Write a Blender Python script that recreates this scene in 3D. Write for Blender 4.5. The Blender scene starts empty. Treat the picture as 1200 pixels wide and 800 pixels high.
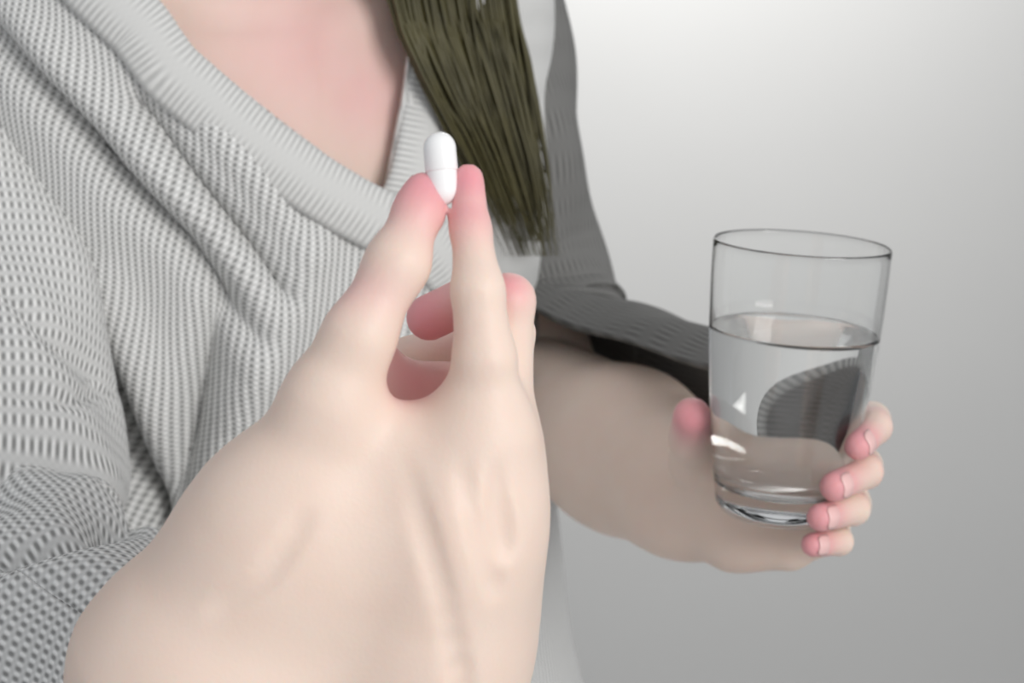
import bpy, math, random
import numpy as np
from mathutils import Vector, Matrix
random.seed(4); rng = np.random.default_rng(4)
S = bpy.context.scene
COL = S.collection

# ------------------------------------------------------------------ camera
F = 2000.0                                   # focal length in pixels of the 1200x800 frame
CAM = np.array([0.0, 0.0, 1.30]); PITCH = math.radians(12)
cd = bpy.data.cameras.new('camera'); cam = bpy.data.objects.new('camera', cd); COL.objects.link(cam)
cd.sensor_width = 36; cd.lens = F * 36 / 1200; cd.clip_start = 0.02
cam.location = CAM; cam.rotation_euler = (math.pi / 2 - PITCH, 0, 0)
cd.dof.use_dof = True; cd.dof.focus_distance = 0.55; cd.dof.aperture_fstop = 16
S.camera = cam
FW = np.array([0, math.cos(PITCH), -math.sin(PITCH)]); UP = np.array([0, math.sin(PITCH), math.cos(PITCH)]); RT = np.array([1.0, 0, 0])
def P(x, y, d):
    return CAM + FW * d + RT * ((x - 600) / F * d) + UP * ((400 - y) / F * d)
def proj(p):
    q = np.asarray(p) - CAM
    d = q @ FW
    return 600 + (q @ RT) / d * F, 400 - (q @ UP) / d * F, d

# ------------------------------------------------------------------ light
w = bpy.data.worlds.new('world'); S.world = w; w.use_nodes = True
bg = w.node_tree.nodes['Background']; bg.inputs[0].default_value = (0.95, 0.97, 1.0, 1); bg.inputs[1].default_value = 0.45
def area(name, loc, target, size, size_y, energy, col=(1, 1, 1)):
    l = bpy.data.lights.new(name, 'AREA'); l.shape = 'RECTANGLE'; l.size = size; l.size_y = size_y; l.energy = energy; l.color = col
    o = bpy.data.objects.new(name, l); COL.objects.link(o); o.location = loc
    o.rotation_euler = (Vector(target) - Vector(loc)).to_track_quat('-Z', 'Y').to_euler(); return o
area('added_key_light', (1.35, -1.0, 1.85), (-0.05, 0.7, 1.15), 1.0, 1.1, 24, (1, 0.985, 0.96))     # unseen area light added as key from front right, window only assumed
area('wall_wash_light', (0.10, 1.62, 2.70), (0.16, 2.3, 1.72), 0.5, 0.3, 15, (1, 0.99, 0.97)).data.spread = math.radians(75)      # unseen light added to brighten the upper wall and let it fall off
S.view_settings.view_transform = 'Standard'; S.view_settings.look = 'None'
S.view_settings.exposure = 0.35; S.view_settings.gamma = 1.0; S.view_settings.use_curve_mapping = False

# ------------------------------------------------------------------ materials
def mat(name):
    m = bpy.data.materials.new(name); m.use_nodes = True
    nt = m.node_tree; return m, nt, nt.nodes['Principled BSDF']
def simple(name, col, rough=0.6, noise=0.04, scale=20, bump=0.0):
    m, nt, b = mat(name); N, L = nt.nodes, nt.links
    tc = N.new('ShaderNodeTexCoord'); nz = N.new('ShaderNodeTexNoise'); nz.inputs['Scale'].default_value = scale
    L.new(tc.outputs['Object'], nz.inputs['Vector'])
    mx = N.new('ShaderNodeMix'); mx.data_type = 'RGBA'
    mx.inputs['A'].default_value = (*[c * (1 - noise) for c in col], 1); mx.inputs['B'].default_value = (*[min(1, c * (1 + noise)) for c in col], 1)
    L.new(nz.outputs['Fac'], mx.inputs['Factor']); L.new(mx.outputs['Result'], b.inputs['Base Color'])
    b.inputs['Roughness'].default_value = rough
    if bump:
        bp = N.new('ShaderNodeBump'); bp.inputs['Strength'].default_value = bump; bp.inputs['Distance'].default_value = 0.002
        L.new(nz.outputs['Fac'], bp.inputs['Height']); L.new(bp.outputs['Normal'], b.inputs['Normal'])
    return m
def knit(name, light, dark, pu=0.0034, pv=0.0034, ang=0.0, bump=0.5, contrast=1.0):
    """woven waffle: two crossing sine ribs in metric UV space"""
    m, nt, b = mat(name); N, L = nt.nodes, nt.links
    uv = N.new('ShaderNodeUVMap'); uv.uv_map = 'UVMap'
    nz = N.new('ShaderNodeTexNoise'); nz.inputs['Scale'].default_value = 35; L.new(uv.outputs['UV'], nz.inputs['Vector'])
    mp = N.new('ShaderNodeMapping'); mp.inputs['Rotation'].default_value = (0, 0, ang); L.new(uv.outputs['UV'], mp.inputs['Vector'])
    sp = N.new('ShaderNodeSeparateXYZ'); L.new(mp.outputs['Vector'], sp.inputs[0])
    def sine(out, p):
        a = N.new('ShaderNodeMath'); a.operation = 'MULTIPLY_ADD'; a.inputs[1].default_value = 2 * math.pi / p
        wob = N.new('ShaderNodeMath'); wob.operation = 'MULTIPLY'; wob.inputs[1].default_value = 3.0; L.new(nz.outputs['Fac'], wob.inputs[0])
        L.new(out, a.inputs[0]); L.new(wob.outputs[0], a.inputs[2])
        s = N.new('ShaderNodeMath'); s.operation = 'SINE'; L.new(a.outputs[0], s.inputs[0]); return s.outputs[0]
    sx, sy = sine(sp.outputs['X'], pu), sine(sp.outputs['Y'], pv)
    pr = N.new('ShaderNodeMath'); pr.operation = 'MULTIPLY'; L.new(sx, pr.inputs[0]); L.new(sy, pr.inputs[1])
    ad = N.new('ShaderNodeMath'); ad.operation = 'MULTIPLY_ADD'; ad.inputs[1].default_value = 0.55; L.new(sx, ad.inputs[0])
    hf = N.new('ShaderNodeMath'); hf.operation = 'MULTIPLY'; hf.inputs[1].default_value = 0.6; L.new(pr.outputs[0], hf.inputs[0]); L.new(hf.outputs[0], ad.inputs[2])
    mr = N.new('ShaderNodeMapRange'); mr.inputs['From Min'].default_value = -0.9 / contrast; mr.inputs['From Max'].default_value = 0.7 / contrast; L.new(ad.outputs[0], mr.inputs['Value'])
    mx = N.new('ShaderNodeMix'); mx.data_type = 'RGBA'; mx.inputs['A'].default_value = (*dark, 1); mx.inputs['B'].default_value = (*light, 1)
    L.new(mr.outputs['Result'], mx.inputs['Factor']); L.new(mx.outputs['Result'], b.inputs['Base Color'])
    b.inputs['Roughness'].default_value = 0.9; b.inputs['Specular IOR Level'].default_value = 0.15
    bp = N.new('ShaderNodeBump'); bp.inputs['Strength'].default_value = bump; bp.inputs['Distance'].default_value = 0.0012
    L.new(ad.outputs[0], bp.inputs['Height']); L.new(bp.outputs['Normal'], b.inputs['Normal'])
    return m
M_knit = knit('grey_waffle_knit', (0.90, 0.90, 0.885), (0.27, 0.27, 0.265), 0.0033, 0.0024, 0.12)
M_sleeve = knit('grey_ribbed_knit', (0.90, 0.90, 0.885), (0.30, 0.30, 0.295), 0.0034, 0.0060, 0.05)
M_band = knit('pale_grey_band', (0.74, 0.74, 0.725), (0.52, 0.52, 0.51), 0.0030, 0.02, 0.0, 0.3)
M_shaded = knit('shaded_grey_knit', (0.23, 0.227, 0.22), (0.13, 0.13, 0.125), 0.004, 0.02, 0.0, 0.3)  # robe grey darkened, shade on the left arm put into the colour
def skin():
    m, nt, b = mat('skin'); N, L = nt.nodes, nt.links
    at = N.new('ShaderNodeAttribute'); at.attribute_name = 'blush'
    tc = N.new('ShaderNodeTexCoord'); nz = N.new('ShaderNodeTexNoise'); nz.inputs['Scale'].default_value = 60; nz.inputs['Detail'].default_value = 4
    L.new(tc.outputs['Object'], nz.inputs['Vector'])
    a = N.new('ShaderNodeMix'); a.data_type = 'RGBA'; a.inputs['A'].default_value = (0.80, 0.62, 0.52, 1); a.inputs['B'].default_value = (0.84, 0.69, 0.60, 1)
    L.new(nz.outputs['Fac'], a.inputs['Factor'])
    c = N.new('ShaderNodeMix'); c.data_type = 'RGBA'; c.inputs['B'].default_value = (0.80, 0.33, 0.37, 1)
    L.new(at.outputs['Fac'], c.inputs['Factor']); L.new(a.outputs['Result'], c.inputs['A']); L.new(c.outputs['Result'], b.inputs['Base Color'])
    b.inputs['Roughness'].default_value = 0.5; b.inputs['Specular IOR Level'].default_value = 0.35
    b.inputs['Subsurface Weight'].default_value = 0.25; b.inputs['Subsurface Radius'].default_value = (1, 0.35, 0.2); b.inputs['Subsurface Scale'].default_value = 0.006
    n2 = N.new('ShaderNodeTexNoise'); n2.inputs['Scale'].default_value = 700; L.new(tc.outputs['Object'], n2.inputs['Vector'])
    bp = N.new('ShaderNodeBump'); bp.inputs['Strength'].default_value = 0.12; bp.inputs['Distance'].default_value = 0.0006
    L.new(n2.outputs['Fac'], bp.inputs['Height']); L.new(bp.outputs['Normal'], b.inputs['Normal']); return m
M_skin = skin()
M_nail = simple('fingernail', (0.86, 0.55, 0.53), 0.25)
M_hair = simple('olive_brown_hair', (0.075, 0.066, 0.024), 0.5, 0.5, 60)
M_pill = simple('white_gelatin', (0.93, 0.93, 0.93), 0.2, 0.01)
M_wall = simple('light_grey_plaster', (0.38, 0.38, 0.377), 0.9, 0.015, 6, 0.05)
M_floor = simple('pale_grey_floor', (0.42, 0.42, 0.42), 0.6, 0.05, 8)
def glassy(name, ior, col=(1, 1, 1)):
    m, nt, b = mat(name)
    b.inputs['Base Color'].default_value = (*col, 1); b.inputs['Roughness'].default_value = 0.0; b.inputs['IOR'].default_value = ior
    b.inputs['Transmission Weight'].default_value = 1.0
    tc = nt.nodes.new('ShaderNodeTexCoord'); nz = nt.nodes.new('ShaderNodeTexNoise'); nz.inputs['Scale'].default_value = 25
    bp = nt.nodes.new('ShaderNodeBump'); bp.inputs['Strength'].default_value = 0.05; bp.inputs['Distance'].default_value = 0.002
    nt.links.new(tc.outputs['Object'], nz.inputs['Vector']); nt.links.new(nz.outputs['Fac'], bp.inputs['Height']); nt.links.new(bp.outputs['Normal'], b.inputs['Normal'])
    return m
M_glass = glassy('clear_glass', 1.40, (0.985, 0.99, 0.988)); M_water = glassy('water', 1.33)

# ------------------------------------------------------------------ mesh helpers
def link(name, verts, faces, m, parent=None, uv=None, smooth=True):
    me = bpy.data.meshes.new(name)
    me.from_pydata([tuple(map(float, v)) for v in verts], [], [tuple(map(int, f)) for f in faces]); me.update()
    if smooth: me.polygons.foreach_set('use_smooth', [True] * len(me.polygons))
    if uv is not None:
        lay = me.uv_layers.new(name='UVMap'); idx = np.empty(len(me.loops), int); me.loops.foreach_get('vertex_index', idx)
        lay.data.foreach_set('uv', np.asarray(uv, float)[idx].ravel())
    me.materials.append(m); o = bpy.data.objects.new(name, me); COL.objects.link(o)
    if parent: o.parent = parent
    return o
def grid_faces(n, mm, wrap=False):
    f = []
    for i in range(n - 1):
        for j in range(mm if wrap else mm - 1):
            k = (j + 1) % mm
            f.append((i * mm + j, i * mm + k, (i + 1) * mm + k, (i + 1) * mm + j))
    return f
def solid(o, t, off=-1):
    md = o.modifiers.new('thickness', 'SOLIDIFY'); md.thickness = t; md.offset = off; return o
def lathe(prof, n=160):
    v, f = [], []
    for r, z in prof:
        for j in range(n):
            a = 2 * math.pi * j / n; v.append((r * math.cos(a), r * math.sin(a), z))
    f = [(a, b, c, d) for (a, b, c, d) in grid_faces(len(prof), n, True)]
    c0 = len(v); v.append((0, 0, prof[0][1])); v.append((0, 0, prof[-1][1])); k = (len(prof) - 1) * n
    for j in range(n):
        f.append((c0, (j + 1) % n, j)); f.append((c0 + 1, k + j, k + (j + 1) % n))
    return v, f
def seg_px_dist(x, y, line):
    """distance in pixels to a polyline, and position along it 0..1"""
    best = np.full(x.shape, 1e9); tt = np.zeros(x.shape); n = len(line) - 1
    for i in range(n):
        ax, ay = line[i]; bx, by = line[i + 1]; dx, dy = bx - ax, by - ay
        t = np.clip(((x - ax) * dx + (y - ay) * dy) / (dx * dx + dy * dy), 0, 1)
        d = np.hypot(x - ax - t * dx, y - ay - t * dy); m = d < best
        best = np.where(m, d, best); tt = np.where(m, (i + t) / n, tt)
    return best, tt
def smooth_path(pts, n):
    """Catmull-Rom through rows of any width"""
    p = np.asarray(pts, float); p = np.vstack([2 * p[0] - p[1], p, 2 * p[-1] - p[-2]]); out = []
    for t in np.linspace(0, len(p) - 3 - 1e-6, n):
        i = int(t); u = t - i; a, b, c, d = p[i:i + 4]
        out.append(0.5 * (2 * b + (c - a) * u + (2 * a - 5 * b + 4 * c - d) * u * u + (3 * b - a - 3 * c + d) * u ** 3))
    return np.array(out)

# ------------------------------------------------------------------ the room
def box(name, lo, hi, m):
    x0, y0, z0 = lo; x1, y1, z1 = hi
    v = [(x, y, z) for x in (x0, x1) for y in (y0, y1) for z in (z0, z1)]
    f = [(0, 1, 3, 2), (4, 6, 7, 5), (0, 4, 5, 1), (2, 3, 7, 6), (0, 2, 6, 4), (1, 5, 7, 3)]
    o = link(name, v, f, m, smooth=False); o['kind'] = 'structure'; return o
box('floor', (-3, -1.5, -0.1), (3.5, 2.3, 0), M_floor)
box('wall_back', (-3, 2.3, -0.1), (3.5, 2.4, 3.0), M_wall)

# ------------------------------------------------------------------ person: torso frame
person = bpy.data.objects.new('person', None); COL.objects.link(person)
YAW = math.radians(35)
FD = np.array([math.sin(YAW), -math.cos(YAW), 0]); LD = np.array([math.cos(YAW), math.sin(YAW), 0])
VB = P(440, 226, 0.85)
C0 = VB - FD * 0.112; C0[2] = 0
ZK = [0.05, 0.45, 0.80, 0.98, 1.08, 1.16, 1.22, 1.28, 1.33, 1.37, 1.41, 1.44, 1.48]
AK = [0.19, 0.19, 0.18, 0.145, 0.14, 0.15, 0.157, 0.165, 0.165, 0.135, 0.085, 0.062, 0.056]
BK = [0.16, 0.15, 0.13, 0.112, 0.116, 0.118, 0.113, 0.103, 0.092, 0.080, 0.066, 0.060, 0.056]
SK = [0.03, 0.02, 0.0, 0.0, 0.0, 0.0, 0.0, -0.004, -0.012, -0.018, -0.02, -0.014, -0.006]     # forward shift
def prof(z):
    return np.interp(z, ZK, AK), np.interp(z, ZK, BK), np.interp(z, ZK, SK)
_zs = np.linspace(0.05, 1.48, 300)
def _sm(k):
    a = np.interp(_zs, ZK, k); ker = np.hanning(25); ker /= ker.sum()
    return np.convolve(np.pad(a, 12, mode='edge'), ker, 'valid')
_A, _B, _S = _sm(AK), _sm(BK), _sm(SK)
def torso(u, z, off=0.0):
    a, b, s = np.interp(z, _zs, _A) + off, np.interp(z, _zs, _B) + off, np.interp(z, _zs, _S)
    p = C0 + (a * np.sign(np.sin(u)) * np.abs(np.sin(u)) ** 0.9)[..., None] * LD + (s + b * np.sign(np.cos(u)) * np.abs(np.cos(u)) ** 0.9)[..., None] * FD
    p = p.copy(); p[..., 2] = z; return p
def on_torso(px, py):
    """(u, z) where the ray through a pixel meets the torso"""
    for d in np.arange(0.6, 1.3, 0.0015):
        q = P(px, py, d); z = q[2]
        if not 0.06 < z < 1.47: continue
        a, b, s = np.interp(z, _zs, _A), np.interp(z, _zs, _B), np.interp(z, _zs, _S)
        r = q - C0; l = r @ LD / a; f = (r @ FD - s) / b
        if abs(l) ** 2.2 + abs(f) ** 2.2 < 1: return math.atan2(l, f), z
    return None

# ------------------------------------------------------------------ robe panels
def edge_curve(pix, below, above):
    k = [on_torso(*p) for p in pix]
    k = sorted([e for e in k if e] + below + above, key=lambda e: e[1])
    zz, uu = [e[1] for e in k], [e[0] for e in k]
    return lambda z: np.interp(z, zz, uu)
vb = on_torso(440, 228)
uE = edge_curve([(470, 258), (440, 228), (390, 186), (330, 136), (285, 96), (240, 58), (205, 10)], [(0.9, 1.00), (1.2, 0.05)], [(-1.25, 1.40), (-1.35, 1.48)])
uR = edge_curve([(441, 236), (446, 190), (450, 130), (455, 70), (460, 15)], [(-0.75, 1.02), (-0.8, 0.05)], [(0.95, 1.40), (1.2, 1.48)])
def panel(name, edge, sgn, off, m, folds, zmin=0.10, zmax=1.43, nz=230, nu=230, umax=math.pi):
    z = np.concatenate([np.linspace(zmin, 0.9, 25)[:-1], np.linspace(0.9, zmax, nz)])
    t = np.linspace(0, 1, nu) ** 1.25
    Z = np.repeat(z[:, None], nu, 1); E = edge(z)[:, None]
    U = E + (sgn * umax - E) * t[None, :]
    p0 = torso(U, Z, off); x, y, d = proj(p0.reshape(-1, 3)); x = x.reshape(Z.shape); y = y.reshape(Z.shape)
    disp = np.zeros(Z.shape)
    for line, amp, wd in folds:
        dist, tt = seg_px_dist(x, y, line)
        disp += amp * np.exp(-(dist / wd) ** 2) * np.clip(np.sin(np.pi * (0.08 + 0.84 * tt)), 0, 1) ** 0.5
    disp += 0.0025 * np.sin(x * 0.021 + y * 0.012) * np.sin(y * 0.017 - x * 0.006)
    p = torso(U, Z, off + np.maximum(disp, np.where(Z < 1.13, -off - 0.022, -off + 0.002)) * 1.0) if np.isscalar(off) else p0
    uv = np.stack([U * 0.15, Z], -1).reshape(-1, 2)
    o = link(name, p.reshape(-1, 3), grid_faces(*Z.shape), m, person, uv); solid(o, 0.003, -1 if sgn < 0 else 1)
    return o, z
folds = [([(-20, 20), (60, 110), (140, 205), (220, 280), (300, 390)], -0.017, 17), ([(10, 5), (110, 115), (200, 215), (280, 310)], 0.008, 22),
         ([(165, 125), (230, 210), (290, 285), (330, 340)], -0.014, 13), ([(200, 90), (300, 210), (360, 300)], 0.005, 18),
         ([(255, 360), (240, 430), (215, 540), (200, 610)], -0.015, 20), ([(300, 330), (300, 440), (250, 560)], 0.009, 26),
         ([(110, 410), (135, 470), (155, 540), (180, 630)], -0.055, 17), ([(120, 330), (165, 430), (200, 540)], 0.010, 24), ([(380, 250), (330, 390), (290, 480)], 0.006, 24)]
robe_r, _ = panel('robe_front_panel', uE, -1, 0.018, M_knit, folds)
robe_l, _ = panel('robe_under_panel', uR, 1, 0.006, M_band, [([(520, 120), (560, 220), (590, 300)], -0.006, 16), ([(480, 120), (500, 200), (520, 280)], 0.004, 14)])
def band(name, edge, sgn, off, width, m, parent, z0, z1, n=160):
    """flat neckband following a panel's edge"""
    z = np.linspace(z0, z1, n); c = torso(edge(z), z, off)
    rows, uv, L = [], [], 0.0
    for i in range(n):
        L += 0 if i == 0 else np.linalg.norm(c[i] - c[i - 1])
        u0 = float(edge(z[i])); tang = c[min(i + 1, n - 1)] - c[max(i - 1, 0)]; tang /= np.linalg.norm(tang)
        nrm = (math.sin(u0) * LD + math.cos(u0) * FD); side = np.cross(tang, nrm); side /= np.linalg.norm(side)
        if side @ LD * sgn < 0: side = -side
        for k, s in enumerate(np.linspace(-0.08, 1, 9)):
            q = c[i] + side * (s * width)
            r = q - C0; zz = q[2]; a, b, sh = np.interp(zz, _zs, _A), np.interp(zz, _zs, _B), np.interp(zz, _zs, _S)
            u = math.atan2(r @ LD / a, (r @ FD - sh) / b)
            lift = 0.004 + 0.0035 * math.sin(math.pi * min(1, max(0, s)))
            rows.append(torso(np.array(u), np.array(zz), off + lift)); uv.append((L, s * width))
    o = link(name, rows, grid_faces(n, 9), m, parent, uv); solid(o, 0.0035, 0); return o
band('neckband', uE, -1, 0.018, 0.026, M_band, robe_r, 1.02, 1.41)
band('neckband', uR, 1, 0.006, 0.022, M_band, robe_l, 1.12, 1.41)

# ------------------------------------------------------------------ sleeves: tubes of cloth
def sleeve(name, keys, m, parent, n=120, mm=120, arc=(0, 2 * math.pi), ref=(0, 0, 1), folds=(), seed=1, rings=(), cuff=None):
    p = smooth_path([np.append(P(*k[:3]), k[3]) for k in keys], n); c, r = p[:, :3], p[:, 3]
    T = np.gradient(c, axis=0); T /= np.linalg.norm(T, axis=1)[:, None]
    g = np.random.default_rng(seed); v, uv, L = np.zeros((n, mm, 3)), [], 0.0
    up = np.array(ref, float)
    full = abs(arc[1] - arc[0] - 2 * math.pi) < 1e-6
    th = np.linspace(arc[0], arc[1], mm)
    ph = g.uniform(0, 6.28, 6)
    for i in range(n):
        L += 0 if i == 0 else np.linalg.norm(c[i] - c[i - 1])
        a = up - T[i] * (up @ T[i]); a /= np.linalg.norm(a); b = np.cross(T[i], a); up = a
        wob = 0.05 * np.sin(2 * th + ph[0] + L * 25) + 0.035 * np.sin(3 * th + ph[1] - L * 48) + 0.03 * np.sin(5 * th + ph[2] + L * 60)
        if full: wob = wob * 1.0
        rr = r[i] * (1 + wob)
        for (L0, wd, amp) in rings: rr = rr + amp * math.exp(-((i / (n - 1) - L0) / wd) ** 2) * (0.7 + 0.3 * np.sin(th + ph[3]))
        v[i] = c[i] + rr[:, None] * (np.cos(th)[:, None] * a + np.sin(th)[:, None] * b)
        uv += [(t * 0.05, L) for t in th]
    if folds:
        x, y, d = proj(v.reshape(-1, 3)); nrm = (v - c[:, None, :]); nrm /= np.linalg.norm(nrm, axis=2)[..., None]
        disp = np.zeros(n * mm)
        for line, amp, wd in folds:
            dist, tt = seg_px_dist(x, y, line); disp += amp * np.exp(-(dist / wd) ** 2) * np.clip(np.sin(np.pi * (0.08 + 0.84 * tt)), 0, 1) ** 0.5
        v = v + nrm * disp.reshape(n, mm, 1)
    o = link(name, v.reshape(-1, 3), grid_faces(n, mm), m, parent, uv); solid(o, 0.004, -1); return o
sl = sleeve('sleeve', [(-85, 120, .85, .055), (-50, 260, .82, .056), (-10, 420, .78, .054), (8, 560, .75, .053), (0, 645, .74, .052), (15, 705, .715, .053), (62, 745, .68, .054), (105, 775, .645, .054), (150, 803, .61, .051), (195, 830, .58, .047), (240, 860, .55, .043)],
            M_sleeve, robe_r, ref=(0, -1, 0), folds=[([(-10, 655), (70, 640), (160, 610)], -0.014, 11), ([(0, 690), (80, 670), (150, 650)], 0.006, 14), ([(0, 330), (60, 390), (110, 440)], -0.007, 10),
            ([(0, 450), (60, 470), (130, 460)], -0.005, 9), ([(0, 560), (70, 590), (130, 560)], 0.006, 24)], rings=((0.62, 0.05, 0.004),))
ds = sleeve('shaded_sleeve', [(525, -120, .985, .062), (548, 0, .985, .058), (578, 160, .985, .052), (605, 300, 1.0, .048), (640, 400, .985, .048), (665, 425, .965, .048)],
       M_shaded, robe_l, ref=(0, -1, 0.0), seed=5, mm=140)  # left robe sleeve, its shade painted by the darker knit
sleeve('shaded_flap', [(600, 385, 1.01, .050), (645, 415, .98, .049), (700, 440, .94, .046), (765, 462, .895, .042), (835, 482, .85, .040), (875, 490, .83, .039)],
       M_shaded, robe_l, ref=(0, 0, 1), seed=6, arc=(-2.2, 0.68))  # dark shell over the forearm, carries the shaded band as colour

# ------------------------------------------------------------------ body: distance field of tapered bones, meshed with surface nets
class Field:
    def __init__(s, lo, hi, h):
        s.h = h; s.lo = np.array(lo, float); s.n = np.ceil((np.array(hi) - s.lo) / h).astype(int) + 1
        s.v = np.full(s.n, 1.0, np.float32)
        s.ax = [s.lo[i] + h * np.arange(s.n[i]) for i in range(3)]
    def sub(s, lo, hi):
        i0 = np.clip(np.floor((lo - s.lo) / s.h).astype(int), 0, s.n); i1 = np.clip(np.ceil((hi - s.lo) / s.h).astype(int) + 1, 0, s.n)
        return tuple(slice(a, b) for a, b in zip(i0, i1))
    def dist(s, sl, a, b, ra, rb):
        X = s.ax[0][sl[0]][:, None, None]; Y = s.ax[1][sl[1]][None, :, None]; Z = s.ax[2][sl[2]][None, None, :]
        d = b - a; dd = d @ d + 1e-12
        t = np.clip(((X - a[0]) * d[0] + (Y - a[1]) * d[1] + (Z - a[2]) * d[2]) / dd, 0, 1)
        return np.sqrt((X - a[0] - t * d[0]) ** 2 + (Y - a[1] - t * d[1]) ** 2 + (Z - a[2] - t * d[2]) ** 2) - (ra + (rb - ra) * t)
    def bone(s, a, b, ra, rb, k=0.003):
        a, b = np.asarray(a, float), np.asarray(b, float); m = max(ra, rb) + k * 2 + 3 * s.h
        sl = s.sub(np.minimum(a, b) - m, np.maximum(a, b) + m)
        if any(q.stop <= q.start for q in sl): return
        d = s.dist(sl, a, b, ra, rb); o = s.v[sl]; q = np.clip(.5 + .5 * (d - o) / k, 0, 1)
        s.v[sl] = d * (1 - q) + o * q - k * q * (1 - q)
    def groove(s, a, b, r, k=0.002):
        a, b = np.asarray(a, float), np.asarray(b, float); m = r + k * 3 + 3 * s.h
        sl = s.sub(np.minimum(a, b) - m, np.maximum(a, b) + m)
        if any(q.stop <= q.start for q in sl): return
        d = -s.dist(sl, a, b, r, r); o = s.v[sl]; q = np.clip(.5 - .5 * (d - o) / k, 0, 1)
        s.v[sl] = d * (1 - q) + o * q + k * q * (1 - q)
    def hit(s, px, py, d0=0.3, d1=1.2):
        for d in np.arange(d0, d1, 0.0008):
            q = P(px, py, d); i = np.round((q - s.lo) / s.h).astype(int)
            if (i >= 0).all() and (i < s.n).all() and s.v[tuple(i)] < 0: return d
        return None
    def mesh(s):
        v = s.v; n = s.n; ins = v < 0
        cnt = np.zeros(n - 1, np.int8); acc = np.zeros((*(n - 1), 3), np.float32)
        c = [(i, j, k) for i in (0, 1) for j in (0, 1) for k in (0, 1)]
        def cut(o): return tuple(slice(o[i], n[i] - 1 + o[i]) for i in range(3))
        for o in c:
            for a in range(3):
                if o[a]: continue
                e = list(o); e[a] = 1; A, B = v[cut(o)], v[cut(e)]; m = (A < 0) != (B < 0)
                t = np.where(m, A / np.where(m, A - B, 1), 0)
                for q in range(3): acc[..., q] += np.where(m, o[q] + (t if q == a else 0), 0)
                cnt += m
        on = cnt > 0; idx = np.full(n - 1, -1); idx[on] = np.arange(on.sum())
        w_ = np.argwhere(on); verts = s.lo + s.h * (w_ + acc[on] / cnt[on][:, None])
        faces = []
        for a in range(3):
            b, cc = (a + 1) % 3, (a + 2) % 3
            s0 = [slice(None)] * 3; s1 = [slice(None)] * 3; s0[a] = slice(0, -1); s1[a] = slice(1, None)
            m = ins[tuple(s0)] != ins[tuple(s1)]; pos = np.argwhere(m)
            ok = (pos[:, b] > 0) & (pos[:, cc] > 0) & (pos[:, b] < n[b] - 1) & (pos[:, cc] < n[cc] - 1) & (pos[:, a] < n[a] - 1); pos = pos[ok]
            fl = ins[tuple(s0)][tuple(pos.T)]
            def at(db, dc):
                q = pos.copy(); q[:, b] += db; q[:, cc] += dc; return idx[tuple(q.T)]
            quad = np.stack([at(-1, -1), at(0, -1), at(0, 0), at(-1, 0)], 1)
            quad[~fl] = quad[~fl][:, ::-1]; faces.append(quad)
        return verts, np.vstack(faces)
def chain(fl, pts, k0=0.006, k=0.002):
    for i in range(len(pts) - 1):
        fl.bone(P(*pts[i][:3]), P(*pts[i + 1][:3]), pts[i][3], pts[i + 1][3], k0 if i == 0 else k)
body_v, body_f, blush = [], [], []
def add_part(v, f, spots):
    o = sum(len(q) for q in body_v); body_v.append(v); body_f.extend([tuple(q) for q in (np.asarray(f) + o)] if not isinstance(f, list) else [tuple(i + o for i in q) for q in f])
    b = np.zeros(len(v))
    for c, s_, a in spots: b = np.maximum(b, a * np.exp(-(np.linalg.norm(v - c, axis=1) / s_) ** 2))
    blush.append(b)

# --- right hand, raised, pinching the capsule (x, y, depth, radius)
R = 0.000236                                    # metres per pixel at the hand
def K(x, y, d, rpx): return (x, y, d, rpx * R)
hand = Field(np.array([-0.21, 0.36, 1.01]), np.array([0.03, 0.68, 1.27]), 0.0015)
# wrist, palm and forearm
chain(hand, [K(470, 900, .498, 118), K(492, 760, .488, 112), K(535, 600, .474, 78), K(562, 505, .466, 52)], .02, .02)
chain(hand, [K(480, 900, .515, 118), K(520, 700, .505, 88), K(577, 520, .484, 46)], .02, .02)
chain(hand, [K(490, 900, .53, 100), K(560, 620, .525, 48), K(585, 545, .505, 38)], .02, .015)
chain(hand, [K(500, 880, .54, 90), K(560, 650, .545, 40), K(580, 600, .53, 34)], .02, .015)
chain(hand, [K(300, 930, .50, 150), K(240, 790, .487, 142), K(322, 620, .472, 82), K(385, 470, .460, 46)], .03, .022)
hand.bone(P(340, 640, .48), P(500, 640, .478), .016, .018, .03)
hand.bone(P(410, 510, .466), P(520, 535, .47), .008, .011, .012)      # web between thumb and index
hand.bone(P(290, 880, .51), P(20, 690, .76), .036, .031, .03)          # forearm into the sleeve
hand.bone(P(450, 470, .505), P(530, 470, .512), .012, .012, .01); hand.bone(P(440, 420, .50), P(450, 480, .50), .006, .010, .01)   # palm seen through the loop
# thumb
chain(hand, [K(385, 470, .460, 46), K(420, 395, .457, 38), K(466, 308, .459, 33), K(491, 246, .465, 25), K(496, 222, .467, 20)], .01, .006)
# index
chain(hand, [K(566, 505, .466, 48), K(568, 420, .459, 35), K(560, 340, .457, 29), K(552, 270, .463, 22), K(549, 210, .468, 18)], .01, .003)
# middle, curled: knuckle up at the right, tip seen through the loop of thumb and index
chain(hand, [K(580, 500, .482, 46), K(596, 352, .476, 30), K(560, 345, .496, 29), K(503, 372, .503, 29)], .006, .003)
chain(hand, [K(585, 545, .503, 38), K(600, 390, .500, 28), K(560, 405, .523, 31), K(482, 418, .528, 29)], .005, .002)
chain(hand, [K(580, 600, .53, 32), K(596, 470, .528, 25), K(560, 470, .548, 24), K(525, 490, .55, 22)], .005, .002)
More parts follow.
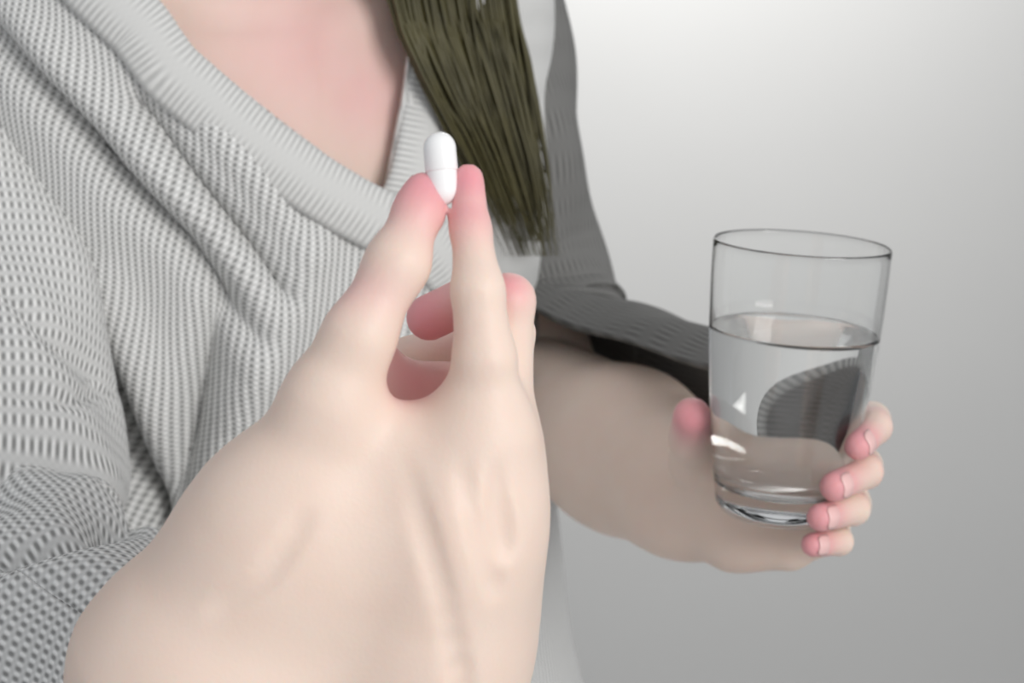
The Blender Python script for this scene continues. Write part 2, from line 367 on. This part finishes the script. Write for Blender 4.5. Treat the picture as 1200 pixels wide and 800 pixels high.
# tendons and creases on the back of the hand
def crease(fl, line, r, depth, raise_=False):
    pts = [(x, y, fl.hit(x, y)) for x, y in line]
    pts = [q for q in pts if q[2]]
    pts = [tuple(q) for q in smooth_path(pts, 14)]
    pts = [(x, y, d - (0.0016 * abs(2 * i / 13 - 1) ** 1.6 if not raise_ else 0)) for i, (x, y, d) in enumerate(pts)]
    for a, b in zip(pts, pts[1:]):
        if raise_: fl.bone(P(a[0], a[1], a[2] + r - depth), P(b[0], b[1], b[2] + r - depth), r, r, .004)
        else: fl.groove(P(a[0], a[1], a[2] - r + depth), P(b[0], b[1], b[2] - r + depth), r, .002)
lines = [[(470, 535), (485, 590), (505, 655), (525, 720), (545, 800), (550, 850)], [(540, 545), (560, 600), (578, 655), (590, 700)], [(590, 555), (592, 600), (598, 650)], [(360, 605), (335, 645), (300, 690), (245, 720)]]
for ln in lines: crease(hand, ln, .0045, .0008)
v, f = hand.mesh()
spots = [(P(497, 222, .464), .013, 1.0), (P(548, 207, .464), .011, 1.0), (P(548, 250, .462), .009, .8), (P(503, 372, .50), .016, 1), (P(597, 330, .47), .008, .8), (P(536, 380, .466), .008, .7), (P(480, 440, .47), .010, .8),
         (P(440, 340, .455), .008, .4), (P(500, 430, .49), .016, .9), (P(420, 345, .455), .008, .4), (P(232, 765, .46), .006, .3)]
add_part(v, f, spots)

# --- left forearm and hand around the glass
lh = Field(np.array([-0.045, 0.64, 0.95]), np.array([0.22, 1.02, 1.17]), 0.0016)
lh.bone(P(630, 480, .975), P(735, 528, .89), .043, .040, .02)
lh.bone(P(735, 528, .89), P(800, 570, .84), .040, .034, .02)
lh.bone(P(800, 565, .845), P(870, 590, .815), .030, .027, .02)
for a, b in (((870, 575, .812), (945, 510, .806)), ((872, 590, .812), (945, 560, .806)), ((872, 610, .812), (940, 605, .803)), ((866, 625, .81), (925, 640, .798))):
    lh.bone(P(*a), P(*b), .017, .0105, .012)
chain(lh, [(845, 580, .812, .016), (815, 540, .785, .012), (811, 512, .765, .010), (811, 488, .748, .0085)], .01, .004)
chain(lh, [(945, 510, .806, .0105), (1022, 492, .782, .0082), (1025, 500, .742, .0074), (1006, 522, .720, .0062)], .006, .002)
chain(lh, [(945, 560, .806, .0105), (1012, 545, .782, .0085), (1014, 552, .742, .0077), (978, 570, .717, .0064)], .006, .0015)
chain(lh, [(940, 605, .803, .010), (1000, 590, .780, .0080), (1000, 596, .744, .0073), (962, 606, .720, .0061)], .006, .0015)
chain(lh, [(925, 640, .798, .0095), (980, 630, .778, .0068), (983, 634, .748, .0063), (953, 638, .729, .0053)], .006, .0015)
v, f = lh.mesh()
spots = [(P(811, 488, .742), .016, 1.0)] + [(P(x, y, d), .015, .95) for x, y, d in ((1008, 518, .718), (980, 568, .715), (962, 606, .718), (953, 638, .727))] + [(P(1024, 500, .75), .012, .6), (P(1012, 550, .75), .012, .6)]
add_part(v, f, spots)

# --- torso, neck and head
zz = np.linspace(0.10, 1.47, 120); uu = np.linspace(-math.pi, math.pi, 96, endpoint=False)
Z = np.repeat(zz[:, None], 96, 1); U = np.repeat(uu[None, :], 120, 0)
p0 = torso(U, Z, 0.0); x, y, d = proj(p0.reshape(-1, 3)); disp = np.zeros(x.shape)
for line, amp, wd in [([(230, 5), (300, 8), (365, 20)], .006, 16), ([(395, 30), (440, 20), (470, 10)], .005, 14), ([(380, -40), (382, 40), (400, 110), (430, 200)], -.004, 22)]:
    dist, tt = seg_px_dist(x, y, line); disp += amp * np.exp(-(dist / wd) ** 2)
add_part(torso(U, Z, disp.reshape(Z.shape) - 0.03 * np.clip((1.19 - Z) / 0.05, 0, 1)).reshape(-1, 3), [q for q in grid_faces(120, 96, True)], [(P(330, 60, .85), .05, .55), (P(420, 110, .85), .03, .5)])
hb = C0 + np.array([0, 0, 1.60])
hd = Field(hb - [.16, .16, .22], hb + [.16, .16, .16], 0.004)
hd.bone(hb + [0, 0, -.19], hb + [0, 0, -.06], .055, .052, .02)
hd.bone(hb - FD * .03 + [0, 0, .035], hb + FD * .012 + [0, 0, .02], .080, .074, .03)
hd.bone(hb + FD * .03 + [0, 0, .0], hb + FD * .055 + [0, 0, -.075], .058, .030, .03)
hd.bone(hb + FD * .085 + [0, 0, .01], hb + FD * .108 + [0, 0, -.03], .008, .012, .012)
for s_ in (-1, 1):
    hd.bone(hb + LD * s_ * .074 + [0, 0, .015], hb + LD * s_ * .076 + [0, 0, -.02], .012, .009, .006)
    hd.groove(hb + FD * .095 + LD * s_ * .02 + [0, 0, .012], hb + FD * .088 + LD * s_ * .042 + [0, 0, .012], .010, .008)
hd.bone(hb + FD * .090 + LD * -.016 + [0, 0, -.058], hb + FD * .090 + LD * .016 + [0, 0, -.058], .007, .007, .006)
v, f = hd.mesh(); add_part(v, f, [(hb + FD * .097 + [0, 0, -.058], .015, .8)])
# --- upper arms inside the sleeves
ar = Field(np.array([-.36, .55, .98]), np.array([.09, 1.10, 1.36]), .006)
ar.bone(P(-70, 120, .85), P(5, 640, .745), .036, .032, .01); ar.bone(P(5, 640, .745), P(60, 735, .69), .032, .030, .01)
ar.bone(P(548, 0, 1.0), P(628, 440, 1.0), .030, .034, .01); ar.bone(P(628, 440, 1.0), P(650, 490, .955), .034, .034, .01)
v, f = ar.mesh(); add_part(v, f, [])
# --- legs and feet under the long robe
lg = Field(C0 + [-.25, -.3, -.005], C0 + [.25, .25, .35], 0.006)
for s_ in (-1, 1):
    q = C0 + LD * s_ * .085
    lg.bone(q + [0, 0, .34], q + [0, 0, .08], .05, .038, .02); lg.bone(q + [0, 0, .036] - FD * .03, q + [0, 0, .026] + FD * .13, .036, .026, .02)
v, f = lg.mesh(); add_part(v, f, [])
body = link('body', np.vstack(body_v), body_f, M_skin, person)
at = body.data.attributes.new('blush', 'FLOAT', 'POINT'); at.data.foreach_set('value', np.concatenate(blush).astype(np.float32))

# --- fingernails: small curved shells on the fingertips
def nail(c, along, out, L, W, name='fingernail'):
    along = np.array(along, float); along /= np.linalg.norm(along); out = np.array(out, float); out -= along * (out @ along); out /= np.linalg.norm(out)
    sd = np.cross(along, out); v = []; n = 9
    for i in range(n):
        for j in range(n):
            a, b = 2 * i / (n - 1) - 1, 2 * j / (n - 1) - 1
            k = math.sqrt(max(0, 1 - 0.5 * abs(a) ** 3 * 1.2)); bb = b * k
            v.append(np.array(c) + along * a * L + sd * bb * W + out * (-0.45 * W * bb * bb - 0.10 * L * a * a))
    o = link(name, v, grid_faces(n, n), M_nail, body); solid(o, 0.0006, 0); return o
def fingernail(tip, prev, r, out):
    a = P(*tip) - P(*prev); a /= np.linalg.norm(a); out = np.array(out, float); out -= a * (out @ a); out /= np.linalg.norm(out)
    nail(P(*tip) + out * (r - .0002) - a * .0025, a, out, .0055, r * .80)
tocam = -FW
fingernail((1006, 522, .720), (1025, 500, .742), .0064, tocam + RT * .5)
fingernail((978, 570, .717), (1014, 552, .742), .0066, tocam + RT * .5)
fingernail((962, 606, .720), (1000, 596, .744), .0063, tocam + RT * .5)
fingernail((953, 638, .729), (983, 634, .748), .0055, tocam + RT * .5)
fingernail((495, 226, .467), (466, 308, .459), .0051, -RT + tocam * .25)

# ------------------------------------------------------------------ hair
def torso_depth(px, py):
    e = on_torso(px, py)
    return proj(torso(np.array(e[0]), np.array(e[1]), .016))[2] if e else None
def hair():
    V, Fc, o = [], [], 0
    k0 = [(468, 0), (500, 90), (545, 175), (603, 300)]; k1 = [(600, 0), (618, 90), (638, 200), (652, 300)]
    d0 = [torso_depth(*k) or .98 for k in k0]; d1 = [.925] * 4
    for i in range(900):
        u = random.random() ** 1.3; w_ = random.gauss(0, 4); end = min(1, random.uniform(.35, 1.05)); sink = random.uniform(.004, .028)
        top = hb + LD * (.03 + .045 * random.random()) + FD * random.uniform(-.05, .03) + np.array([0, 0, .08 * random.random()])
        key = [P(k0[n][0] * (1 - u) + k1[n][0] * u + w_ + random.gauss(0, 3), k0[n][1] * (1 - u) + k1[n][1] * u, d0[n] * (1 - u) + d1[n] * u - sink) for n in range(4)]
        key = smooth_path(key, 20)[:max(4, int(20 * end))]
        up_ = key[0] + np.array([-.012, .004, .085])
        q = smooth_path([top, up_] + [key[int(t)] for t in np.linspace(0, len(key) - 1, 4)], 16)
        r0 = random.uniform(.0007, .0016); T = np.gradient(q, axis=0); T /= np.linalg.norm(T, axis=1)[:, None]
        for k in range(16):
            a = np.cross(T[k], FW); a /= np.linalg.norm(a); b = np.cross(T[k], a); r = r0 * (1 - (k / 15) ** 3 * .9)
            for j in range(4): V.append(q[k] + r * (math.cos(j * math.pi / 2) * a + math.sin(j * math.pi / 2) * b))
        Fc += [tuple(o + e for e in g) for g in grid_faces(16, 4, True)]; o += 64
    cap = Field(hb - [.14, .14, .1], hb + [.14, .14, .15], .005)
    cap.bone(hb - FD * .045 + [0, 0, .045], hb + FD * .0 + [0, 0, .042], .090, .080, .02)
    cap.bone(hb - FD * .06 + [0, 0, .0], hb - FD * .055 + [0, 0, -.06], .07, .05, .03)
    cv, cf = cap.mesh(); V += list(cv); Fc += [tuple(int(e) + o for e in g) for g in cf]
    return link('hair', V, Fc, M_hair, person)
hair()
person['label'] = 'person in a grey knit wrap top pinching a white capsule and holding a glass'; person['category'] = 'person'

# ------------------------------------------------------------------ glass of water
base = P(911, 601, .752); h = .1205; r0, r1 = .0268, .0378
def rad(z): t = z / h; return r0 + (r1 - r0) * (1 - (1 - t) ** 1.9)
zs = np.linspace(0.004, h - .001, 40)
outer = [(0.018, 0.0), (r0 - .004, 0.0001), (r0 - .003, 0.0003), (r0 - .0018, .0008), (r0 - .0008, .0017), (r0 - .0003, .0027)] + [(rad(z), z) for z in zs] + [(rad(h) - .0001, h - .0003), (rad(h) - .00045, h), (rad(h) - .0008, h - .0003)]
inner = [(rad(z) - .0009 - .0006 * (1 - z / h), z) for z in zs[::-1] if z > .017] + [(rad(.014) - .004, .0135), (rad(.014) - .010, .0120), (.006, .0112)]
v, f = lathe(outer + inner); glass = link('drinking_glass', v, f, M_glass)
wl = .083
wp = [(.006, .0110), (rad(.014) - .010, .0118), (rad(.014) - .004, .0133)] + [(rad(z) - .0008 - .0006 * (1 - z / h), z) for z in zs if .017 < z < wl - .001] + [(rad(wl) - .0010, wl), (rad(wl) - .0030, wl - .0007), (rad(wl) - .006, wl - .0010), (.004, wl - .0010)]
v, f = lathe(wp); water = link('water', v, f, M_water)
for o in (glass, water):
    o.location = base; o.rotation_euler = (0, math.radians(3.2), 0)
glass['label'] = 'clear drinking glass half full of water held in a hand'; glass['category'] = 'glass'
water['label'] = 'clear water inside the drinking glass'; water['category'] = 'water'

# ------------------------------------------------------------------ capsule
cap = bpy.data.objects.new('capsule_pill', None); COL.objects.link(cap)
pc = P(517, 196, .466); ax = P(514, 155, .466) - P(521, 236, .466); ax /= np.linalg.norm(ax)
cap.location = pc; cap.rotation_euler = Vector(ax).to_track_quat('Z', 'Y').to_euler()
cap['label'] = 'small white capsule pinched between thumb and index finger'; cap['category'] = 'capsule'
def dome(r, z0, z1):
    s_ = 1 if z1 > z0 else -1; pr = [(r * .98, z0), (r, z0 + s_ * .0002)]
    pr += [(r * math.cos(t), z1 + s_ * r * math.sin(t)) for t in np.linspace(0, math.pi / 2 - .08, 10)]
    return pr if s_ > 0 else pr[::-1]
v, f = lathe(dome(.0045, -.001, .0052), 40); link('capsule_cap', v, f, M_pill, cap)
v, f = lathe(dome(.0042, .0005, -.0062), 40); link('capsule_body', v, f, M_pill, cap)
